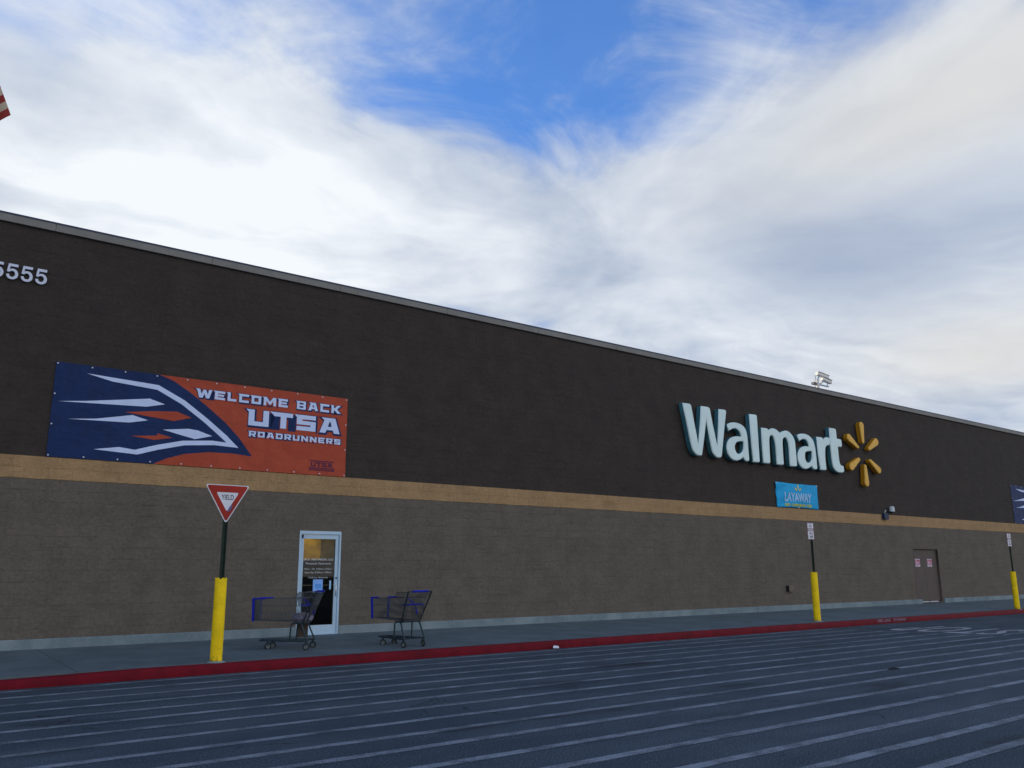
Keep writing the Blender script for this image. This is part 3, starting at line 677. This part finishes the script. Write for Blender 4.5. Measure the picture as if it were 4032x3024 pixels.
# ------------------------------------------------------------------ wall fixtures
wf = empty('wall_antenna', (32.4, D, 3.8), label='white cup-shaped antenna with navy box beside it on the wall', cat='antenna')
mb = MB(); mb.lathe([(0, .115), (.06, .112), (.095, .09), (.105, -.09), (.0, -.10)], (.40, -.14, .14), 20); mb.build('antenna_cup', 'domewhite', wf, smooth=True)
mb = MB(); mb.box(.385, .415, -.155, -.0, -.02, .035); mb.box(.385, .415, -.155, -.125, -.02, .06); mb.build('antenna_bracket', 'frame', wf)
mb = MB(); mb.box(-.17, .15, -.13, -.006, -.26, -.04); mb.build('control_box', 'boxnavy', wf, bevel=.01)
mb = MB(); mb.tube([(.0, -.06, -.04), (.0, -.06, .03), (.05, -.08, .10)], .012, 8); mb.build('cable', 'domewhite', wf)
jb = empty('outlet_box', (25.8, D, 1.0), label='small taupe outlet box low on the wall left of the middle yellow post', cat='wall box')
mb = MB(); mb.box(-.10, .16, -.12, .0, -.09, .11); mb.build('housing', 'rustbox', jb, bevel=.008)
mb = MB(); mb.box(-.125, -.101, -.10, .0, -.08, .10); mb.build('dark_side_plate', 'browndark', jb)  # thin plate giving the box its dark left side

# roof cameras
rc = empty('security_camera', (29.05, D+.3, 7.5), label='pair of white and grey surveillance cameras on a roof mast above the letters', cat='camera')
mb = MB(); mb.cyl((0, 0, 0), (0, 0, 1.26), .075, 14); mb.build('mast', 'camwhite', rc, smooth=True)
mb = MB(); mb.box(-.02, .74, -.03, .03, 1.04, 1.09); mb.box(-.15, .12, -.05, .05, 1.03, 1.11); mb.build('cross_arm', 'camgrey', rc, bevel=.006)
mb = MB(); mb.box(-.32, -.13, -.06, .06, 1.02, 1.11); mb.build('junction_box', 'camdark', rc)
mb = MB(); mb.tube([(-.13, 0, .6), (-.15, 0, 1.0), (-.12, 0, 1.2), (-.10, 0, 1.40)], .012, 7); mb.tube([(.07, -.05, 1.08), (.2, -.05, 1.12), (.34, -.04, 1.20)], .015, 7); mb.build('cable', 'camdark', rc)
def cam_housing(cx_, cz_, L, r, tilt, m1, m2):
    mb = MB(); c_, s_ = math.cos(tilt), math.sin(tilt)
    def P(u, v, y): return (cx_+u*c_+v*s_, y, cz_-u*s_+v*c_)
    pr_ = [(-r, -r*.7), (-r*.6, -r), (r*.6, -r), (r, -r*.7), (r, r*.6), (r*.7, r), (-r*.7, r), (-r, r*.6)]
    vs = []
    for u, k in ((-L*.5, .75), (-L*.44, 1), (L*.5, 1)):
        vs += [P(u, v*k, y*k) for y, v in pr_]
    fs = [(i*8+j, i*8+(j+1) % 8, (i+1)*8+(j+1) % 8, (i+1)*8+j) for i in range(2) for j in range(8)] + [tuple(range(8)), tuple(range(16, 24))]
    mb.add(vs, fs); o = mb.build('camera_housing', m1, rc, bevel=.004)
    mb = MB(); vs = [P(L*.5+.003+d, v, y) for d in (0, .03) for y, v in ((-r*.8, -r*.8), (r*.8, -r*.8), (r*.8, r*.8), (-r*.8, r*.8))]
    mb.add(vs, [(0, 1, 2, 3), (4, 5, 6, 7), (0, 1, 5, 4), (1, 2, 6, 5), (2, 3, 7, 6), (3, 0, 4, 7)]); mb.build('lens', 'camdark', o)
    mb = MB(); vs = [P(u, v, y) for u in (-L*.45, L*.6) for v in (r+.008, r+.02) for y in (-r*1.15, r*1.15)]
    mb.add(vs, [(0, 1, 3, 2), (4, 5, 7, 6), (0, 1, 5, 4), (2, 3, 7, 6), (0, 2, 6, 4), (1, 3, 7, 5)]); mb.build('sunshield', m2, o)
    return o
cam_housing(.36, 1.455, .70, .070, R(5), 'camwhite', 'camwhite')
cam_housing(.60, 1.285, .56, .072, R(7), 'camwhite', 'camgrey')
mb = MB(); mb.cyl((.04, 0, 1.22), (.14, 0, 1.40), .03, 10); mb.cyl((.68, 0, 1.09), (.66, 0, 1.215), .025, 10); mb.build('pan_mount', 'camgrey', rc, smooth=True)

# ------------------------------------------------------------------ posts with signs
def bollard_post(x, y, ztop_sleeve, ztop_post, name, label, cat, group=None):
    """yellow filled sleeve with a steel channel post standing in it"""
    z0 = gz(y); e = empty(name, (x, y, z0), label=label, cat=cat, group=group)
    H = ztop_sleeve - z0; r = .098; n = 28; prof = [(r, 0), (r*1.0, H*.5), (r*.99, H-.01)]
    mb = MB(); mb.lathe(prof, (0, 0, 0), n)
    ring = [(r*.98*math.cos(2*math.pi*k/n), r*.98*math.sin(2*math.pi*k/n), H+random.choice((0, .012, .03))) for k in range(n)]
    m0 = len(mb.v) - n; base = len(mb.v); mb.v += ring; 
    for k in range(n): mb.f.append((m0+k, m0+(k+1) % n, base+(k+1) % n, base+k)); mb.m.append(0)
    c = len(mb.v); mb.v.append((0, 0, H-.01))
    for k in range(n): mb.f.append((base+k, base+(k+1) % n, c)); mb.m.append(0)
    mb.build('sleeve', 'yellow', e, smooth=True)
    mb = MB(); mb.lathe([(.099, .018), (.13, .012), (.16, -.004)], (0, 0, 0), 28); mb.build('footing', 'found', e, smooth=True)
    hp = ztop_post - z0; mb = MB()
    for a, b_, c_, d_ in ((-.032, .032, .0, .006), (-.032, -.026, -.024, .0), (.026, .032, -.024, .0), (-.044, -.032, -.026, -.022), (.032, .044, -.026, -.022)):
        mb.box(a, b_, c_, d_, H-.05, hp)
    mb.build('post', 'post', e)
    return e, z0
# yield sign
e, z0 = bollard_post(5.245, 14.65, 1.49, 2.95, 'yield_sign', 'red and white YIELD triangle on a post in the nearest yellow bollard', 'road sign')
def tri(cx_, top, half, h_, rad=.035):
    pts = [(cx_-half, top), (cx_+half, top), (cx_, top-h_)]; res = []
    for i in range(3):
        p = Vector(pts[i]); a = (Vector(pts[i-1])-p).normalized(); b_ = (Vector(pts[(i+1) % 3])-p).normalized()
        dd = rad*1.7
        p1, p2 = p+a*dd, p+b_*dd
        for j in range(6):
            s_ = j/5; res.append(tuple(p1*(1-s_)**2 + p*2*s_*(1-s_) + p2*s_*s_))
    return res
zt = 3.062 - z0
pn = poly('sign_plate', [tri(0, zt, .385, .655)], -.044, .004, 'white', e)
poly('red_border', [tri(0, zt-.013, .360, .612, .030), tri(0.004, zt-.128, .195, .325, .02)], -.0455, .0012, 'red', pn)
text('lettering', 'YIELD', -.100, .112, zt-.252, zt-.168, -.0455, 'black', pn, .001, .012)
poly('sticker_smear', [smooth_loop([(.02, zt-.44), (.05, zt-.37), (.085, zt-.335), (.10, zt-.36), (.07, zt-.42), (.035, zt-.46)])], -.0475, .001, 'violet', pn)
for zz in (zt-.075, zt-.56):
    mb = MB(); mb.cyl((.0, -.046, zz), (.0, -.055, zz), .011, 8); mb.build('bolt', 'camdark', pn)
# no parking signs
e, z0 = bollard_post(22.54, 14.75, 1.525, 2.60, 'no_parking_sign', 'white NO PARKING FIRE LANE sign on the middle yellow bollard, right of the outlet box', 'road sign', 'no parking signs along the curb')
def nopark(e, z0):
    zt = 2.955 - z0; x0, x1 = -.215, .105
    pn = poly('sign_plate', [[(x0+.02, zt), (x1-.02, zt), (x1, zt-.02), (x1, zt-.47), (x1-.02, zt-.49), (x0+.02, zt-.49), (x0, zt-.47), (x0, zt-.02)]], -.045, .004, 'nopark', e)
    poly('white_panel', [rect(x0+.02, x1-.02, zt-.165, zt-.018)], -.0465, .0012, 'white', pn)
    poly('white_panel', [rect(x0+.02, x1-.02, zt-.472, zt-.245)], -.0465, .0012, 'white', pn)
    for s, a, b_, c, d_, m_ in (('NO', -.125, .01, zt-.145, zt-.06, 'nopark'), ('PARKING', -.185, .08, zt-.232, zt-.180, 'white'), ('FIRE', -.135, .03, zt-.345, zt-.275, 'nopark'), ('LANE', -.135, .04, zt-.435, zt-.365, 'black')):
        text('lettering', s, a, b_, c, d_, -.0482, m_, pn, .001, .02)
    for zz in (zt-.035, zt-.458):
        mb = MB(); mb.cyl((-.055, -.046, zz), (-.055, -.056, zz), .011, 8); mb.build('bolt', 'camdark', pn)
nopark(e, z0)
e3 = copy_tree(e); e3.location = (35.13, 14.55, gz(14.55)-.02)
e3['label'] = 'white NO PARKING FIRE LANE sign on the farthest yellow bollard at the right edge'
# stencil on the curb face
st = empty('curb_stencil', (0, KC, 0)); st['kind'] = 'structure'
text('stencil_lettering', 'FIRE LANE', 25.14, 25.86, .055, .14, -.004, 'stencil', st, .002, .01)
text('stencil_lettering', 'NO PARKING', 26.02, 26.76, .055, .14, -.004, 'stencil', st, .002, .01)

# ------------------------------------------------------------------ shopping carts
def lerp(a, b, t_): return tuple(a[k]+(b[k]-a[k])*t_ for k in range(3))
def make_cart(loc, rz, label, backup):
    e = empty('shopping_cart', loc, rz, label=label, cat='shopping cart', group='shopping carts on the sidewalk')
    # local: x forward, rear axle at x = 0
    fr_ = MB(); r = .0155
    for s in (1, -1):
        fr_.tube([(-.03, s*.255, .155), (.05, s*.26, .16), (.45, s*.20, .165), (.80, s*.15, .17), (.90, s*.12, .17)], r, 8)
        fr_.tube([(-.03, s*.255, .16), (.045, s*.25, .32), (.09, s*.24, .44), (.13, s*.235, .475), (.24, s*.225, .475), (.30, s*.225, .45), (.315, s*.225, .16)], r, 8)
    fr_.tube([(.90, -.12, .17), (.93, 0, .172), (.90, .12, .17)], r, 8)
    for xx, hh in ((0.02, .25), (.32, .215), (.55, .185)): fr_.tube([(xx, -hh, .162), (xx, hh, .162)], .009, 6)
    for yy in (-.1, -.04, .04, .1): fr_.tube([(.05, yy*1.5, .17), (.88, yy, .178)], .006, 6)
    fr_.build('frame', 'frame', e, smooth=True)
    # basket corner points
    def side(s, u, v):
        """u 0 rear .. 1 front, v 0 bottom .. 1 top rim"""
        xb, xt = .03+u*.985, -.03+u*1.05
        yb, yt = .215-.018*u, .285-.065*u
        zb, zt = .495+.035*u, .935-.015*u
        return (xb+(xt-xb)*v, s*(yb+(yt-yb)*v), zb+(zt-zb)*v)
    bk = MB(); rw = .0036
    for s in (1, -1):
        for i in range(39):
            u = i/38; bk.tube([side(s, u, 0), side(s, u, 1)], rw, 4, cap=False)
        for v in (0, .33, .66): bk.tube([side(s, 0, v), side(s, 1, v)], .0038, 5)
        bk.tube([side(s, 0, 1), side(s, 1, 1)], .0062, 6)
    for i in range(21):
        a = i/20; bk.tube([lerp(side(-1, 1, 0), side(1, 1, 0), a), lerp(side(-1, 1, 1), side(1, 1, 1), a)], rw, 4, cap=False)
        bk.tube([lerp(side(-1, 0, 0), side(1, 0, 0), a), lerp(side(-1, 1, 0), side(1, 1, 0), a)], rw, 4, cap=False)
    for u in (0, .2, .4, .6, .8, 1): bk.tube([side(-1, u, 0), side(1, u, 0)], .0038, 5)
    for v in (.33, .66, 1): bk.tube([side(-1, 1, v), side(1, 1, v)], .004, 5)
    bk.build('basket', 'wire', e)
    bt = MB(); a0, a1, a2, a3 = side(-1, .02, 0), side(1, .02, 0), side(1, .45, 0), side(-1, .45, 0)
    for i in range(34): bt.tube([lerp(side(-1, i/33, 0), side(1, i/33, 0), 0), side(1, i/33, 0)], .0034, 4, cap=False)
    bt.box(.06, .30, -.215, .215, .462, .488); bt.build('basket_floor', 'frame', e)
    # rear gate, rising to the handle
    gt = MB(); top = 1.045
    def gate(a, v): # a -1..1
        return (.03-.19*v, a*(.215+.075*v), .495+(top-.495)*v)
    for i in range(19): gt.tube([gate(-1+2*i/18, 0), gate(-1+2*i/18, .93)], rw, 4, cap=False)
    for v in (0, .25, .5, .75, .93): gt.tube([gate(-1, v), gate(1, v)], .0042, 5)
    gt.build('rear_gate', 'wire', e)
    # raised side wings by the child seat
    wg = MB()
    for s in (1, -1):
        for i in range(9):
            x0 = -.12+i*.035; wg.tube([(-.02+i*.035+.0, s*.285, .935), (x0-.015, s*.295, 1.035)], rw, 4, cap=False)
        wg.tube([(-.15, s*.295, 1.04), (.15, s*.295, 1.04), (.25, s*.285, .94)], .006, 6)
    wg.build('side_wing', 'wire', e)
    # stout frame tubes up both sides to the handle
    up_ = MB()
    for s in (1, -1):
        up_.tube([(.10, s*.235, .465), (.03, s*.25, .60), (-.08, s*.285, .85), (-.165, s*.30, 1.03), (-.18, s*.30, 1.05)], .0155, 8)
    up_.tube([(-.18, -.30, 1.05), (-.18, .30, 1.05)], .012, 8)
    up_.build('upright', 'frame', e, smooth=True)
    mb = MB(); mb.tube([(-.18, -.20, 1.052), (-.18, .20, 1.052)], .021, 12); mb.build('handle', 'blue', e, smooth=True)
    # child seat
    mb = MB(); mb.box(-.06, .14, -.20, .20, .785, .812); mb.build('child_seat', 'blue', e, bevel=.004)
    mb = MB()
    for i in range(12):
        y = -.22+.04*i; mb.tube([(.17, y, .80), (.22, y, 1.02)], rw, 4, cap=False)
    for q in ((.17, .80), (.195, .91), (.22, 1.02)): mb.tube([(q[0], -.23, q[1]), (q[0], .23, q[1])], .0042, 5)
    mb.build('seat_back', 'wire', e)
    mb = MB(); mb.tube([(.15, .03, .92), (.08, .0, .86), (-.02, -.02, .80), (-.05, -.03, .66), (-.04, -.04, .62)], .011, 6); mb.build('seat_belt', 'blue', e)
    # blue corner guards of the basket front
    for s in (1, -1):
        a, b_ = side(s, 1.0, .0), side(s, 1.0, 1.0)
        mb = MB(); mb.tube([(a[0]+.012, a[1]+s*.004, a[2]-.012), (b_[0]+.012, b_[1]+s*.004, b_[2]+.012)], .0225, 10); mb.build('corner_guard', 'blue', e, smooth=True)
    a, b_ = side(1, 1, 1), side(1, .78, 1); mb = MB()
    mb.tube([(a[0]+.01, a[1], a[2]+.006), (b_[0], b_[1], b_[2]+.006)], .014, 8); a, b_ = side(-1, 1, 1), side(-1, .78, 1)
    mb.tube([(a[0]+.01, a[1], a[2]+.006), (b_[0], b_[1], b_[2]+.006)], .014, 8); mb.build('rim_guard', 'blue', e, smooth=True)
    if backup:
        mb = MB(); mb.box(.10, .30, -.232, -.226, .20, .46); mb.build('card_holder', 'rust', e)
    # casters
    for xx, yy, yaw_ in ((0, .25, .2), (0, -.25, -.1), (.74, .145, .7), (.74, -.145, .3)):
        mb = MB(); c_, s_ = math.cos(yaw_), math.sin(yaw_); axx, axy = -s_, c_
        def loop(rad, off): return [(xx + rad*math.cos(2*math.pi*k/20)*c_ + axx*off, yy + rad*math.cos(2*math.pi*k/20)*s_ + axy*off, .063+rad*math.sin(2*math.pi*k/20)) for k in range(20)]
        prof = ((.040, -.016), (.058, -.016), (.063, -.010), (.063, .010), (.058, .016), (.040, .016), (.040, -.016))
        vs = [p for rad, off in prof for p in loop(rad, off)]
        mb.add(vs, [(i*20+k, i*20+(k+1) % 20, (i+1)*20+(k+1) % 20, (i+1)*20+k) for i in range(6) for k in range(20)])
        wh = mb.build('wheel', 'rubber', e, smooth=True)
        mb = MB(); vs = [p for off in (-.012, .012) for p in loop(.0395, off)]
        mb.add(vs, [(k, (k+1) % 20, 20+(k+1) % 20, 20+k) for k in range(20)] + [tuple(range(20)), tuple(range(20, 40))]); mb.build('hub', 'hub', wh)
        mb = MB()
        for sg in (1, -1):
            ox, oy = axx*.022*sg, axy*.022*sg
            mb.tube([(xx+ox, yy+oy, .063), (xx+ox+.012, yy+oy, .10), (xx+ox*.9, yy+oy*.9, .145)], .008, 6)
        mb.cyl((xx, yy, .138), (xx, yy, .160), .024, 12); mb.build('fork', 'frame', wh)
    return e
c1 = make_cart((7.318, 15.568, gz(15.6)-.002), math.atan2(.64, -.77), 'shopping cart side-on before the glass door, a crumpled bag in its basket', True)
c2 = make_cart((9.163, 14.882, gz(14.95)-.002), math.atan2(.985, -.17), 'empty shopping cart seen from behind, right of the glass door', False)
# crumpled bags in the first cart
def bag(x, y, z, sx, sz, label, seed):
    rnd = random.Random(seed)
    bm = bmesh.new(); bmesh.ops.create_icosphere(bm, subdivisions=4, radius=1)
    ph = [(rnd.uniform(2, 6), rnd.uniform(0, 6), Vector((rnd.uniform(-1, 1), rnd.uniform(-1, 1), rnd.uniform(-1, 1))).normalized()) for _ in range(14)]
    for v in bm.verts:
        n = v.co.normalized(); k = 1.0
        for f_, p_, d_ in ph: k += .05*abs(math.sin(f_*n.dot(d_)*2.2+p_))
        k *= 1 - .32*max(0, n.z)**3
        v.co = Vector((n.x*sx, n.y*sx*.8, n.z*sz))*k
    me = bpy.data.meshes.new('plastic_bag'); bm.to_mesh(me); bm.free()
    o_ = link('plastic_bag', me, None, [MT['bag']]); o_.location = (x, y, z)
    return tag(o_, label, 'plastic bag')
cm = c1.rotation_euler.to_matrix()
def incart(x, y, z): v = cm @ Vector((x, y, z)); return (c1.location.x+v.x, c1.location.y+v.y, c1.location.z+v.z)
bag(*incart(.15, -.03, .575), .135, .082, 'pale crumpled plastic bag low in the rear of the cart by the door', 3)

# ------------------------------------------------------------------ flag on a pole left of the frame
fl = empty('flag', (-.35, 13.0, 0), label='sunlit corner of a red and white striped flag at the upper left edge', cat='flag')
mb = MB(); mb.tube([(0, 0, 0), (0, 0, 5), (0, 0, 10.4)], [.08, .065, .045], 16); mb.lathe([(0, .07), (.05, .05), (.07, 0), (.05, -.05), (0, -.07)], (0, 0, 10.45), 16); mb.build('flagpole', 'steel', fl, smooth=True)
NU, NV = 60, 26; vs = []; fs = []; ms = []
for j in range(NV+1):
    for i in range(NU+1):
        u, v = i/NU, j/NV
        x = .06 + 1.52*u - .50*(1-v)*u*u; z = 10.25 - 1.52*v - 3.4*u + 2.3*u*u + .19*v*u
        y = .13*math.sin(u*9+v*1.4)*u + .05*math.sin(u*21-v*3)*u
        vs.append((x, y, z))
for j in range(NV):
    for i in range(NU):
        a = j*(NU+1)+i; fs.append((a, a+1, a+NU+2, a+NU+1)); ms.append(2 if (j < 14 and i < NU*.4) else (j//2) % 2)
mb = MB(); mb.v = vs; mb.f = fs; mb.m = ms
o = mb.build('cloth', ['flagred', 'flagwhite', 'flagblue'], fl, smooth=True)

# ------------------------------------------------------------------ litter
mb = MB(); mb.add([(12.26, 14.35, .02), (12.40, 14.32, .015), (12.43, 14.37, .055), (12.30, 14.38, .07), (12.35, 14.345, .045)], [(0, 1, 4), (1, 2, 4), (2, 3, 4), (3, 0, 4)])
tag(mb.build('paper_scrap', 'paper'), 'scrap of white paper lying against the red curb', 'litter')
mb = MB(); n_ = 12
vs = [(13.86+.17*math.cos(2*math.pi*k/n_)*(1+.3*math.sin(k*2.3)), 7.74+.06*math.sin(2*math.pi*k/n_)*(1+.3*math.cos(k*1.7)), .005) for k in range(n_)] + [(13.86, 7.74, .035)]
mb.add(vs, [(k, (k+1) % n_, n_) for k in range(n_)])
tag(mb.build('dark_rag', 'trash'), 'small flat dark rag lying on a white stripe', 'litter')
